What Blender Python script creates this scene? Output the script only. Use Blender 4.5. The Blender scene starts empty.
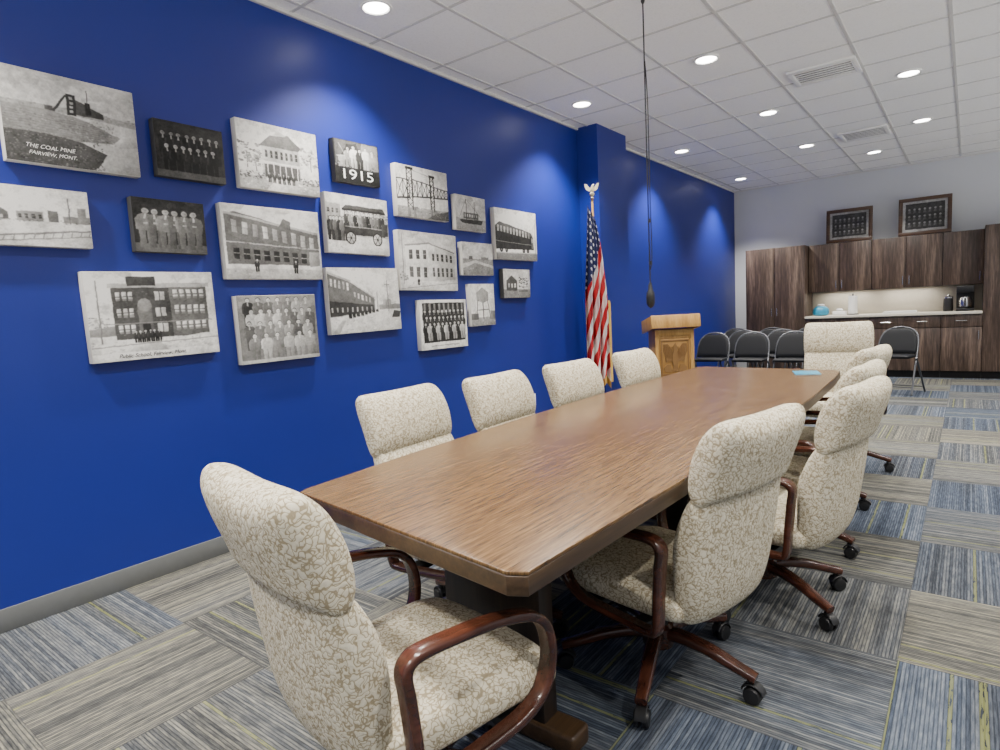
import bpy, bmesh, math, random
import numpy as np
from mathutils import Vector, Matrix, Euler
random.seed(7)
RS=np.random.RandomState(11)
SC=bpy.context.scene
COL=SC.collection
H=3.05
pi=math.pi
# ------------------------------------------------------------------ node helpers
def newmat(name, col=(.5,.5,.5), rough=.5, metal=0., spec=.5):
    m=bpy.data.materials.new(name); m.use_nodes=True
    b=m.node_tree.nodes['Principled BSDF']
    b.inputs['Base Color'].default_value=(*col,1); b.inputs['Roughness'].default_value=rough
    b.inputs['Metallic'].default_value=metal; b.inputs['Specular IOR Level'].default_value=spec
    return m,m.node_tree,b
class NT:
    def __init__(s,nt): s.nt=nt; s.l=nt.links
    def n(s,t,**kw):
        x=s.nt.nodes.new(t)
        for k,v in kw.items(): setattr(x,k,v)
        return x
    def put(s,sock,v):
        if isinstance(v,bpy.types.NodeSocket): s.l.new(v,sock)
        else: sock.default_value=v
    def m(s,op,a,b=0.,c=None):
        x=s.n('ShaderNodeMath',operation=op); s.put(x.inputs[0],a); s.put(x.inputs[1],b)
        if c is not None: s.put(x.inputs[2],c)
        return x.outputs[0]
    def mix(s,f,a,b):
        x=s.n('ShaderNodeMix',data_type='RGBA'); s.put(x.inputs[0],f)
        for i,v in ((6,a),(7,b)):
            if not isinstance(v,bpy.types.NodeSocket): v=(*v,1) if len(v)==3 else v
            s.put(x.inputs[i],v)
        return x.outputs[2]
    def mixf(s,f,a,b):
        x=s.n('ShaderNodeMix',data_type='FLOAT'); s.put(x.inputs[0],f); s.put(x.inputs[2],a); s.put(x.inputs[3],b); return x.outputs[0]
    def ramp(s,f,st,interp='LINEAR'):
        x=s.n('ShaderNodeValToRGB'); r=x.color_ramp; r.interpolation=interp
        while len(r.elements)<len(st): r.elements.new(.5)
        for e,(p,c) in zip(r.elements,st): e.position=p; e.color=(*c,1)
        s.put(x.inputs[0],f); return x.outputs[0]
    def obj(s): return s.n('ShaderNodeTexCoord').outputs['Object']
    def scale(s,v,sc,loc=(0,0,0)):
        x=s.n('ShaderNodeMapping'); s.put(x.inputs[0],v); x.inputs['Scale'].default_value=sc; x.inputs['Location'].default_value=loc; return x.outputs[0]
    def noise(s,v,scale,detail=3,rough=.5,dist=0.):
        x=s.n('ShaderNodeTexNoise'); s.put(x.inputs['Vector'],v); x.inputs['Scale'].default_value=scale
        x.inputs['Detail'].default_value=detail; x.inputs['Roughness'].default_value=rough; x.inputs['Distortion'].default_value=dist
        return x.outputs['Fac']
    def sep(s,v):
        x=s.n('ShaderNodeSeparateXYZ'); s.put(x.inputs[0],v); return x.outputs
    def comb(s,a,b,c=0.):
        x=s.n('ShaderNodeCombineXYZ'); s.put(x.inputs[0],a); s.put(x.inputs[1],b); s.put(x.inputs[2],c); return x.outputs[0]
    def white(s,v):
        x=s.n('ShaderNodeTexWhiteNoise',noise_dimensions='3D'); s.put(x.inputs['Vector'],v); return x.outputs['Value']
    def bump(s,h,st,d,b):
        x=s.n('ShaderNodeBump'); x.inputs['Strength'].default_value=st; x.inputs['Distance'].default_value=d
        s.put(x.inputs['Height'],h); s.l.new(x.outputs[0],b.inputs['Normal'])

# ------------------------------------------------------------------ materials
def m_blue():
    m,nt,b=newmat('blue_paint',(.006,.03,.30),.42); t=NT(nt); o=t.obj()
    n=t.noise(o,1.2,3); t.put(b.inputs['Base Color'],t.mix(n,(.005,.0165,.195),(.0075,.020,.225)))
    t.bump(t.noise(o,160,2),.16,.002,b); return m
def m_paint(name,c,r=.6):
    m,nt,b=newmat(name,c,r); t=NT(nt); o=t.obj()
    n=t.noise(o,2,3); t.put(b.inputs['Base Color'],t.mix(n,tuple(x*.94 for x in c),c)); t.bump(t.noise(o,150,2),.08,.002,b); return m
def m_ceiling():
    m,nt,b=newmat('ceiling_tile',(.8,.8,.8),.9); t=NT(nt); o=t.obj()
    n=t.noise(o,90,4,.7); t.put(b.inputs['Base Color'],t.ramp(n,[(.25,(.82,.82,.81)),(.5,(.94,.94,.93)),(.7,(.96,.96,.95))]))
    t.bump(n,.3,.003,b); return m
def m_carpet():
    m,nt,b=newmat('carpet_tile',(.2,.2,.2),.95,spec=.1); t=NT(nt); o=t.obj(); x,y,z=t.sep(o)[:3]
    T=.61
    X=t.m('DIVIDE',x,T); Y=t.m('DIVIDE',t.m('ADD',y,.12),T)
    i=t.m('FLOOR',X); j=t.m('FLOOR',Y)
    par=t.m('FLOORED_MODULO',t.m('ADD',i,j),2.)
    s=t.mixf(par,x,y); l=t.mixf(par,y,x)
    tid=t.white(t.comb(i,j,3.))
    ks=t.m('DIVIDE',s,.0105)
    k=t.m('FLOOR',ks)
    kw=t.white(t.comb(k,t.m('MULTIPLY',i,7.),t.m('MULTIPLY',j,3.)))
    fr=t.m('ABSOLUTE',t.m('SUBTRACT',t.m('FRACT',ks),.5))
    groove=t.m('SMOOTH_MIN',1.,t.m('MULTIPLY',t.m('SUBTRACT',.5,fr),4.),.1)
    streak=t.noise(t.comb(t.m('MULTIPLY',s,150.),t.m('MULTIPLY',l,16.),tid),1.,4,.65)
    band=t.noise(t.comb(t.m('MULTIPLY',s,7.),t.m('MULTIPLY',l,.5),t.m('MULTIPLY',tid,30.)),1.,2)
    f=t.m('ADD',t.m('ADD',t.m('MULTIPLY',kw,.25),t.m('MULTIPLY',streak,.72)),t.m('MULTIPLY',t.m('SUBTRACT',band,.5),.46))
    f=t.m('ADD',f,.01)
    cA=t.ramp(f,[(.25,(.044,.045,.044)),(.45,(.105,.104,.094)),(.62,(.215,.203,.158)),(.85,(.37,.34,.25))])
    cB=t.ramp(f,[(.25,(.026,.033,.048)),(.45,(.058,.073,.103)),(.62,(.115,.136,.172)),(.85,(.24,.26,.28))])
    c=t.mix(t.ramp(t.m('ADD',t.m('MULTIPLY',tid,.68),t.m('MULTIPLY',band,.6)),[(.40,(0,0,0)),(.82,(1,1,1))]),cA,cB)
    c=t.mix(t.mixf(groove,.72,0.),c,(.012,.015,.022))
    acc=t.m('GREATER_THAN',t.white(t.comb(k,t.m('ADD',i,5.),j)),.965)
    acc=t.m('MULTIPLY',acc,t.m('GREATER_THAN',streak,.42))
    c=t.mix(t.m('MULTIPLY',acc,.45),c,(.26,.27,.07))
    fx=t.m('FRACT',X); fy=t.m('FRACT',Y)
    ex=t.m('MINIMUM',fx,t.m('SUBTRACT',1.,fx)); ey=t.m('MINIMUM',fy,t.m('SUBTRACT',1.,fy))
    e=t.m('LESS_THAN',t.m('MINIMUM',ex,ey),.003)
    c=t.mix(t.m('MULTIPLY',e,.4),c,(.03,.03,.035))
    t.put(b.inputs['Base Color'],c)
    t.bump(t.m('ADD',t.noise(o,500,2),groove),.5,.004,b); return m
def m_wood(name,dark,mid,light,axis,scl=1.,rough=.35,fine=1.,coat=0.):
    m,nt,b=newmat(name,mid,rough); t=NT(nt); o=t.obj()
    sc=[14*scl]*3; sc[axis]=.9*scl
    n=t.noise(t.scale(o,sc),1.,5,.6,.6)
    sc2=[110*scl*fine]*3; sc2[axis]=5*scl
    n2=t.noise(t.scale(o,sc2),1.,3,.6)
    f=t.m('ADD',t.m('MULTIPLY',n,.62),t.m('MULTIPLY',n2,.38))
    t.put(b.inputs['Base Color'],t.ramp(f,[(.34,dark),(.5,mid),(.66,light)]))
    b.inputs['Coat Weight'].default_value=coat; b.inputs['Coat Roughness'].default_value=.15
    t.bump(n2,.06,.001,b); return m
def m_tabletop():
    m,nt,b=newmat('walnut_laminate',(.2,.1,.05),.3); t=NT(nt); o=t.obj()
    w=t.noise(t.scale(o,(2,.5,1)),1.,2,.5,.3)
    n=t.noise(t.scale(o,(190,5,1)),1.,4,.6,.12)
    n2=t.noise(t.scale(o,(460,18,1)),1.,2,.6)
    f=t.m('ADD',t.m('ADD',t.m('MULTIPLY',n,.50),t.m('MULTIPLY',n2,.42)),t.m('MULTIPLY',w,.10))
    t.put(b.inputs['Base Color'],t.ramp(f,[(.36,(.036,.017,.006)),(.5,(.112,.058,.020)),(.65,(.21,.122,.050))]))
    b.inputs['Roughness'].default_value=.27
    return m
def m_fabric():
    m,nt,b=newmat('woven_leaf_upholstery',(.6,.55,.45),.9,spec=.15); t=NT(nt); o=t.obj()
    # winding interlocked vine lines from the level sets of two smooth noises, plus fine weave
    n1=t.noise(o,70,0,.5,.35); n2=t.noise(t.scale(o,(1,1,1),(3.1,1.7,5.3)),70,0,.5,.35)
    a=t.m('ABSOLUTE',t.m('SUBTRACT',n1,.5)); c2=t.m('ABSOLUTE',t.m('SUBTRACT',n2,.5))
    f=t.m('MINIMUM',a,c2)
    wv=t.noise(o,900,1)
    c=t.ramp(f,[(.018,(.30,.245,.155)),(.034,(.40,.34,.225)),(.048,(.64,.585,.45)),(.2,(.70,.65,.52))])
    c=t.mix(t.m('MULTIPLY',wv,.22),c,(.45,.40,.29))
    t.put(b.inputs['Base Color'],c)
    t.bump(t.m('ADD',wv,t.m('MULTIPLY',f,6.)),.3,.002,b); return m
def m_picture():
    m,nt,b=newmat('printed_photograph',(.5,.5,.5),.6,spec=.25); t=NT(nt)
    a=t.n('ShaderNodeVertexColor',layer_name='Col'); o=t.obj()
    n=t.noise(o,260,3,.7)
    k=t.m('ADD',t.m('MULTIPLY',t.m('SUBTRACT',n,.5),.3),1.)
    x=t.n('ShaderNodeVectorMath',operation='SCALE'); t.put(x.inputs[0],a.outputs['Color']); t.put(x.inputs['Scale'],k)
    t.put(b.inputs['Base Color'],x.outputs[0]); return m
def m_flag():
    m,nt,b=newmat('flag_cloth',(.5,.0,.0),.6); t=NT(nt)
    uv=t.n('ShaderNodeUVMap',uv_map='UVMap').outputs[0]; s,v,_=t.sep(uv)[:3]
    st=t.m('FLOORED_MODULO',t.m('FLOOR',t.m('ADD',t.m('MULTIPLY',s,7.),t.m('MULTIPLY',v,11.))),2.)
    c=t.mix(st,(.50,.010,.018),(.82,.80,.76))
    fs=t.m('SUBTRACT',t.m('FRACT',t.m('MULTIPLY',s,5.)),.5); fv=t.m('SUBTRACT',t.m('FRACT',t.m('MULTIPLY',v,24.)),.5)
    d=t.m('SQRT',t.m('ADD',t.m('MULTIPLY',fs,fs),t.m('MULTIPLY',fv,fv)))
    stars=t.m('LESS_THAN',d,.22)
    cant=t.mix(stars,(.010,.016,.10),(.85,.85,.85))
    isc=t.m('LESS_THAN',t.m('ADD',v,t.m('MULTIPLY',s,.40)),.54)
    c=t.mix(isc,c,cant); t.put(b.inputs['Base Color'],c); return m
BLUE=m_blue(); GREY=m_paint('grey_wall_paint',(.62,.64,.67)); CEIL=m_ceiling(); CARPET=m_carpet()
FAB=m_fabric(); TOP=m_tabletop(); PIC=m_picture(); FLAGM=m_flag()
CAB=m_wood('dark_walnut_veneer',(.022,.0145,.011),(.070,.046,.035),(.185,.130,.098),2,1.1,.4,.6)
OAK=m_wood('honey_oak',(.30,.15,.035),(.44,.245,.065),(.54,.33,.11),2,1.,.4)
CHERRY=m_wood('dark_cherry_wood',(.020,.006,.004),(.055,.017,.009),(.10,.032,.017),0,1.,.25,.6,.25)
TEDGE=m_wood('table_edge_band',(.026,.014,.007),(.054,.030,.014),(.09,.053,.026),1,1.,.35)
BASEW=m_wood('dark_brown_base',(.012,.008,.005),(.024,.015,.010),(.04,.026,.016),2,1.,.45)
FRAMEW=m_wood('picture_frame_wood',(.03,.015,.008),(.07,.035,.018),(.11,.06,.03),0,1.,.35)
def simple(name,c,r=.5,me=0.,nz=.08,spec=.5):
    m,nt,b=newmat(name,c,r,me,spec); t=NT(nt); n=t.noise(t.obj(),30,3)
    t.put(b.inputs['Base Color'],t.mix(n,tuple(x*(1-nz) for x in c),tuple(min(1,x*(1+nz)) for x in c))); return m
BLACK=simple('black_plastic',(.012,.012,.013),.4); VINYL=simple('black_vinyl',(.006,.007,.009),.55,spec=.2)
STEEL=simple('grey_steel_tube',(.10,.105,.115),.4,.6); CHROME=simple('brushed_chrome',(.6,.6,.6),.25,1.)
WHITE=simple('white_enamel',(.85,.85,.84),.5); GRID=simple('ceiling_grid_metal',(.60,.60,.59),.6)
RUB=simple('grey_baseboard_vinyl',(.12,.125,.125),.5); CREAM=simple('cream_laminate',(.64,.60,.51),.4)
CANV=simple('canvas_edge',(.62,.60,.55),.8); DKCANV=simple('dark_canvas_edge',(.05,.05,.05),.8)
GOLD=simple('gold_fringe',(.65,.42,.10),.4,.3); SILV=simple('pale_gold_eagle',(.50,.44,.30),.35,.6)
TEAL=simple('teal_plastic',(.03,.26,.42),.3); PAPER=simple('white_paper',(.8,.8,.78),.8); VENTD=simple('vent_shadow',(.07,.07,.07),.7)
TKICK=simple('black_toe_kick',(.015,.013,.012),.6); DKW=simple('carved_wood_relief',(.22,.115,.035),.5)
def emis(name,c,s):
    m,nt,b=newmat(name,c,.5); b.inputs['Emission Color'].default_value=(*c,1); b.inputs['Emission Strength'].default_value=s; return m
LENS=emis('lamp_lens',(1,.96,.90),25.)

# ------------------------------------------------------------------ geometry helpers
def finish(bm,name,mat,parent=None,smooth=True,loc=None,rot=None,angle=35):
    me=bpy.data.meshes.new(name); bmesh.ops.recalc_face_normals(bm,faces=bm.faces[:]); bm.to_mesh(me); bm.free()
    me.materials.append(mat)
    if smooth:
        for p in me.polygons: p.use_smooth=True
        try: me.set_sharp_from_angle(angle=math.radians(angle))
        except Exception: pass
    o=bpy.data.objects.new(name,me); COL.objects.link(o)
    if parent: o.parent=parent
    if loc is not None: o.location=loc
    if rot is not None: o.rotation_euler=rot
    return o
def bbox(bm,lo,hi,bev=0.,seg=2,mtx=None):
    r=bmesh.ops.create_cube(bm,size=1.); vs=r['verts']
    c=[(a+b)/2 for a,b in zip(lo,hi)]; s=[abs(b-a) for a,b in zip(lo,hi)]
    for v in vs: v.co=Vector((v.co[i]*s[i]+c[i] for i in range(3)))
    if mtx is not None:
        for v in vs: v.co=mtx@v.co
    if bev>0:
        es=list({e for v in vs for e in v.link_edges})
        bmesh.ops.bevel(bm,geom=es,offset=bev,segments=seg,affect='EDGES',profile=.5)
def loft(bm,rings,closed=False,caps=True):
    R=[[bm.verts.new(p) for p in r] for r in rings]; n=len(R[0]); k=len(R)
    for i in range(k if closed else k-1):
        a,b=R[i],R[(i+1)%k]
        for j in range(n): bm.faces.new((a[j],a[(j+1)%n],b[(j+1)%n],b[j]))
    if caps and not closed: bm.faces.new(R[0][::-1]); bm.faces.new(R[-1])
def cyl(bm,p0,p1,r0,r1=None,n=20):
    r1=r0 if r1 is None else r1
    p0=Vector(p0);p1=Vector(p1);T=(p1-p0).normalized(); ref=Vector((1,0,0)) if abs(T.x)<.8 else Vector((0,1,0))
    N=T.cross(ref).normalized(); B=T.cross(N)
    loft(bm,[[p+(N*math.cos(2*pi*i/n)+B*math.sin(2*pi*i/n))*r for i in range(n)] for p,r in ((p0,r0),(p1,r1))])
def revolve(bm,prof,c=(0,0,0),n=24):
    loft(bm,[[Vector((c[0]+r*math.cos(2*pi*i/n),c[1]+r*math.sin(2*pi*i/n),c[2]+z)) for i in range(n)] for r,z in prof])
def sweep(bm,path,prof,ref,closed=False,scales=None):
    P=[Vector(p) for p in path]; ref=Vector(ref); k=len(P); rings=[]
    for i in range(k):
        if closed: T=P[(i+1)%k]-P[i-1]
        else: T=P[min(i+1,k-1)]-P[max(i-1,0)]
        T.normalize(); N=ref.cross(T).normalized(); B=T.cross(N)
        s=scales[i] if scales else 1.
        rings.append([P[i]+N*a*s+B*b*s for a,b in prof])
    loft(bm,rings,closed)
def circ(r,n=10): return [(r*math.cos(2*pi*i/n),r*math.sin(2*pi*i/n)) for i in range(n)]
def rrect(w,h,r,k=3):
    o=[]
    for cx,cy,a0 in ((w/2-r,h/2-r,0),(-w/2+r,h/2-r,90),(-w/2+r,-h/2+r,180),(w/2-r,-h/2+r,270)):
        for i in range(k+1):
            a=math.radians(a0+90*i/k); o.append((cx+r*math.cos(a),cy+r*math.sin(a)))
    return o
def catmull(P,n=6,closed=False):
    P=[Vector(p) for p in P]; k=len(P); out=[]
    for i in range(k if closed else k-1):
        g=(lambda q:P[q%k]) if closed else (lambda q:P[max(0,min(k-1,q))])
        a,b,c,d=g(i-1),g(i),g(i+1),g(i+2)
        for j in range(n):
            t=j/n; out.append(.5*((2*b)+(c-a)*t+(2*a-5*b+4*c-d)*t*t+(3*b-a-3*c+d)*t**3))
    if not closed: out.append(P[-1])
    return out
def sup(a,b,n,e=4.):
    o=[]
    for i in range(n):
        t=2*pi*i/n; c,s=math.cos(t),math.sin(t)
        o.append((a*math.copysign(abs(c)**(2/e),c),b*math.copysign(abs(s)**(2/e),s)))
    return o
def empty(name,loc=(0,0,0),rz=0.,label=None,cat=None,group=None,size=.2):
    e=bpy.data.objects.new(name,None); e.empty_display_size=size; e.location=loc; e.rotation_euler=(0,0,rz); COL.objects.link(e)
    tag(e,label,cat,group); return e
def tag(o,label=None,cat=None,group=None,kind=None):
    if label:o['label']=label
    if cat:o['category']=cat
    if group:o['group']=group
    if kind:o['kind']=kind
    return o
def clone(src,parent=None):
    o=src.copy(); COL.objects.link(o)
    if parent is not None:
        o.parent=parent
    for ch in [c for c in src.children]: clone(ch,o)
    return o
def boxobj(name,lo,hi,mat,parent=None,bev=0.,**kw):
    bm=bmesh.new(); bbox(bm,lo,hi,bev); return finish(bm,name,mat,parent,smooth=bev>0,**kw)

# ------------------------------------------------------------------ room shell
XR=6.2; YB=-2.2; YF=10.93
def st(o): o['kind']='structure'; return o
st(boxobj('floor',(-.2,YB-.1,-.1),(XR+.1,YF+.2,0),CARPET))
st(boxobj('ceiling',(-.2,YB-.1,H),(XR+.1,YF+.2,H+.1),CEIL))
st(boxobj('wall_left',(-.15,YB-.1,0),(0,YF,H),BLUE))
st(boxobj('wall_column',(-.01,5.65,0),(.23,6.3,H),BLUE))
st(boxobj('wall_far',(-.15,YF,0),(XR+.1,YF+.15,H),GREY))
bm=bmesh.new(); bbox(bm,(XR,YB-.1,0),(XR+.1,YF,.5)); bbox(bm,(XR,YB-.1,2.75),(XR+.1,YF,H))
for y in (-2.25,.3,2.9,5.5,8.1,10.78): bbox(bm,(XR,y-.15,.45),(XR+.1,y+.15,2.8))
st(finish(bm,'wall_right',GREY,smooth=False))  # unseen wall, openings added so the world's fill light gets in
bm=bmesh.new(); bbox(bm,(0,YB-.1,2.75),(XR,YB,H)); bbox(bm,(0,YB-.1,0),(XR,YB,.3))
for x in (.1,2.,4.,6.1): bbox(bm,(x-.1,YB-.1,.25),(x+.1,YB,2.8))
st(finish(bm,'wall_back',GREY,smooth=False))  # unseen behind the camera, openings added to admit world fill light
bm=bmesh.new(); bbox(bm,(0,YB,0),(.012,5.65,.10),.003); bbox(bm,(0,6.3,0),(.012,YF,.10),.003)
bbox(bm,(0,5.638,0),(.242,5.65,.10),.002); bbox(bm,(.23,5.638,0),(.242,6.3,.10),.002); st(finish(bm,'baseboard_left',RUB))
bm=bmesh.new()
TX,TY=.591,.602
x=.123-TX*1
while x<XR:
    if x>.01: bbox(bm,(x-.011,YB,H-.005),(x+.011,YF,H+.001))
    x+=TX
y=2.618+TY/2-TY*9
while y<YF:
    if y>YB: bbox(bm,(0,y-.011,H-.004),(XR,y+.011,H+.001))
    y+=TY
bbox(bm,(0,YB,H-.02),(.02,5.65,H)); bbox(bm,(0,6.3,H-.02),(.02,YF,H)); bbox(bm,(0,YF-.02,H-.02),(XR,YF,H))
st(finish(bm,'trim_1',GRID,smooth=False))

# ------------------------------------------------------------------ recessed downlights
def downlight(loc):
    e=empty('recessed_light',loc,0,'round white recessed downlight glowing in the tiled ceiling','ceiling light','ceiling downlights')
    bm=bmesh.new(); n=32
    loft(bm,[[Vector((r*math.cos(2*pi*i/n),r*math.sin(2*pi*i/n),z)) for i in range(n)] for r,z in ((.095,0),(.093,-.008),(.078,-.009),(.072,.0))],closed=True)
    finish(bm,'trim_ring',WHITE,e)
    bm=bmesh.new(); revolve(bm,[(.071,0.0),(.070,-.004),(.03,-.005)],n=28); finish(bm,'lamp_lens',LENS,e)
    return e
proto=downlight((.418,.21,H-.001))
lights=[(.418,.21)]
for p in [(.418,-1.6),(.418,2.62),(.418,5.03),(.418,7.44),(.418,9.85),(1.6,4.84),(1.6,6.64),(1.6,8.43),(1.6,3.04),(1.6,1.24),(1.6,-.6),
          (2.77,4.62),(2.77,6.41),(2.77,8.25),(2.77,2.8),(2.77,.9),(2.19,9.55),(2.77,-.9),(4.2,1.),(4.2,3.4),(4.2,5.8),(4.2,8.2),(5.4,2.),(5.4,5),(5.4,8)]:  # those beyond the view are unseen, added to light the room
    lights.append(p); c=clone(proto); c.location=(p[0],p[1],H-.001)
for i,(x,y) in enumerate(lights):
    L=bpy.data.lights.new('downlight_beam','SPOT'); L.energy=270 if x<.5 else 185; L.spot_size=math.radians(110 if x<.5 else 118); L.spot_blend=.7; L.shadow_soft_size=.05
    L.color=(1,.95,.88); o=bpy.data.objects.new('downlight_beam',L); o.location=(x,y,H-.03); COL.objects.link(o)

# ------------------------------------------------------------------ ceiling vents
def vent(lo,hi):
    cx,cy=(lo[0]+hi[0])/2,(lo[1]+hi[1])/2; w,d=(hi[0]-lo[0])/2,(hi[1]-lo[1])/2
    e=empty('air_vent',(cx,cy,H),0,'white ceiling air diffuser with dark slots between louvres','air vent','ceiling diffusers')
    bm=bmesh.new(); z0,z1=-.02,-.002
    bbox(bm,(-w,-d,z0),(w,-d+.05,z1),.003);bbox(bm,(-w,d-.05,z0),(w,d,z1),.003);bbox(bm,(-w,-d+.04,z0),(-w+.04,d-.04,z1),.003);bbox(bm,(w-.04,-d+.04,z0),(w,d-.04,z1),.003)
    finish(bm,'frame',WHITE,e)
    bm=bmesh.new(); bbox(bm,(-w+.03,-d+.03,-.006),(w-.03,d-.03,-.003)); finish(bm,'duct_opening',VENTD,e,False)
    bm=bmesh.new()
    for k in range(6):
        yy=-d+.075+(2*d-.15)*k/5; bbox(bm,(-w+.035,yy-.010,-.016),(w-.035,yy+.010,-.008),.002)
    finish(bm,'louvre',WHITE,e)
vent((1.99,5.60),(2.48,6.02)); vent((1.98,8.1),(2.46,8.6))

# ------------------------------------------------------------------ conference table
tb=empty('conference_table',(2.12,2.6,0),0,'long walnut-laminate conference table with clipped corners and dark base','table')
def tl(p): return (p[0]-2.12,p[1]-2.6)
outl=[(1.682,1.03),(1.695,.997),(2.535,.868),(2.572,.888),(2.60,1.6),(2.625,2.5),(2.625,3.2),(2.60,4.0),(2.575,4.36),(2.53,4.40),(1.66,4.5),(1.625,4.46),(1.61,3.8),(1.60,3.0),(1.615,2.2),(1.645,1.5)]
def slab(name,pts,z0,z1,mat,bev,inset=0.):
    bm=bmesh.new(); c=Vector((sum(p[0] for p in pts)/len(pts),sum(p[1] for p in pts)/len(pts)))
    q=[]
    for p in pts:
        v=Vector(tl(p)); q.append(v-(v-Vector(tl(c))).normalized()*inset if inset else v)
    loft(bm,[[Vector((a.x,a.y,z)) for a in q] for z in (z0,z1)])
    if bev:
        es=[e for e in bm.edges if abs(e.verts[0].co.z-e.verts[1].co.z)<1e-6 and len(e.link_faces)==2 and any(len(f.verts)>4 for f in e.link_faces)]
        bmesh.ops.bevel(bm,geom=es,offset=bev,segments=3,affect='EDGES',profile=.5)
    return finish(bm,name,mat,tb,True,angle=30)
slab('tabletop',outl,.744,.752,TOP,.002)
slab('edge_band',outl,.702,.744,TEDGE,.005,-.001)
bm=bmesh.new()
bbox(bm,(-.22,-1.45,.64),(.22,1.62,.70),.004); finish(bm,'under_frame',BASEW,tb)
for (x0,x1,yc) in ((-.20,.16,1.37),(-.05,.10,2.74),(-.2,.2,4.22)):
    bm=bmesh.new(); bbox(bm,(x0,yc-2.6-.035,.05),(x1,yc-2.6+.035,.65),.006); finish(bm,'pedestal',BASEW,tb)
    bm=bmesh.new(); e=.10 if x1-x0>.2 else .0
    bbox(bm,(x0-e,yc-2.6-.045,0),(x1+e,yc-2.6+.045,.06),.012,3); finish(bm,'foot',TEDGE,tb)

# ------------------------------------------------------------------ upholstered office chair
def build_chair(lift=0.,loc=(0,0,0),rz=0.,label=None):
    e=empty('office_chair',loc,rz,label,'chair','conference chairs')
    NR=48
    def body(st,name,ex=3.4):
        V=catmull([Vector((a,b,w)) for a,b,w,_ in st],5); Th=catmull([Vector((t,0,0)) for *_,t in st],5)
        rings=[]
        for i in range(len(V)):
            ii=min(max(i,8),len(V)-9)
            T=V[ii+3]-V[ii-3]; T=Vector((T.x,0,T.y)).normalized(); N=Vector((T.z,0,-T.x))
            t=max(Th[i].x,.004); w=max(V[i].z,.02)
            c=Vector((V[i].x,0,V[i].y+lift))
            rings.append([c+Vector((0,1,0))*a+N*(b+.020*(abs(a)/.24)**2) for a,b in sup(w/2,t/2,NR,ex)])
        bm=bmesh.new(); loft(bm,rings)
        return finish(bm,name,FAB,e,True,angle=70)
    body([(-.240,.332,.33,.02),(-.242,.337,.37,.05),(-.245,.352,.395,.08),(-.252,.39,.415,.105),(-.262,.46,.435,.122),(-.271,.55,.45,.132),(-.285,.62,.452,.124),(-.303,.68,.446,.100),(-.317,.712,.438,.076),(-.323,.728,.425,.055),(-.325,.735,.40,.025)],'backrest')
    body([(-.326,.704,.41,.02),(-.325,.709,.436,.045),(-.322,.721,.450,.086),(-.323,.75,.456,.118),(-.337,.81,.460,.130),(-.360,.865,.458,.124),(-.380,.898,.448,.104),(-.392,.915,.435,.082),(-.399,.926,.415,.05),(-.402,.931,.385,.018)],'headrest')
    rings=[]
    for x,w,zc,t in [(-.245,.38,.375,.03),(-.24,.42,.375,.07),(-.225,.45,.376,.10),(-.18,.475,.378,.115),(-.05,.49,.378,.12),(.07,.50,.380,.125),(.145,.50,.378,.13),(.195,.49,.372,.125),(.225,.475,.364,.105),(.243,.445,.355,.07),(.25,.40,.35,.02)]:
        rings.append([Vector((x,a,zc+lift+b)) for a,b in sup(w/2,t/2,NR,3.2)])
    bm=bmesh.new(); loft(bm,rings); finish(bm,'seat',FAB,e,True,angle=70)
    pa=[(-.195,0,.335),(-.205,0,.43),(-.215,0,.53),(-.22,0,.575),(-.207,0,.597),(-.175,0,.604),(-.10,0,.601),(0,0,.592),(.08,0,.575),(.125,0,.556),(.156,0,.523),(.170,0,.475),(.168,0,.425),(.150,0,.378),(.11,0,.345),(.04,0,.328),(-.10,0,.320),(-.17,0,.320)]
    P=[p+Vector((0,0,lift)) for p in catmull(pa,4,True)]
    for sy in (1,-1):
        bm=bmesh.new(); sweep(bm,[p+Vector((0,sy*(.262+.010*math.sin((p.z-.3)*6)),0)) for p in P],rrect(.023,.044,.009,3),(0,1,0),True)
        finish(bm,'armrest',CHERRY,e,True,angle=50)
    bm=bmesh.new(); bbox(bm,(-.14,-.255,.30+lift),(-.09,.255,.325+lift),.005); bbox(bm,(.05,-.255,.30+lift),(.10,.255,.325+lift),.005)
    bbox(bm,(-.13,-.09,.265+lift),(.11,.09,.322+lift),.012); cyl(bm,(0,-.09,.29+lift),(.0,-.22,.285+lift),.006); finish(bm,'seat_mechanism',BLACK,e)
    bm=bmesh.new(); cyl(bm,(0,0,.15),(0,0,.28+lift),.025); cyl(bm,(0,0,.14),(0,0,.22),.034); finish(bm,'gas_column',BLACK,e)
    bm=bmesh.new(); revolve(bm,[(.03,.085),(.05,.09),(.055,.12),(.05,.155),(.036,.165)]); finish(bm,'hub',CHERRY,e)
    lp=catmull([(.03,0,.135),(.10,0,.137),(.19,0,.122),(.26,0,.100),(.325,0,.082)],4)
    bm=bmesh.new(); sweep(bm,lp,rrect(.034,.046,.012,3),(0,1,0),False,[1.15-.35*i/(len(lp)-1) for i in range(len(lp))])
    leg=finish(bm,'leg',CHERRY,e,True,angle=50)
    bm=bmesh.new(); cyl(bm,(.305,0,.05),(.305,0,.085),.008); 
    for s in (1,-1):
        n=20; loft(bm,[[Vector((.315+r*math.cos(2*pi*i/n),y*s,.028+r*math.sin(2*pi*i/n))) for i in range(n)] for r,y in ((.018,.004),(.027,.006),(.028,.014),(.024,.022),(.008,.024))])
    hp=[Vector((.315+.033*math.cos(a),0,.03+.033*math.sin(a))) for a in [math.radians(q) for q in range(10,175,15)]]
    sweep(bm,hp,rrect(.006,.034,.002,1),(0,1,0)); cst=finish(bm,'caster',BLACK,leg,True)
    a0=.3
    leg.rotation_euler=(0,0,a0)
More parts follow.
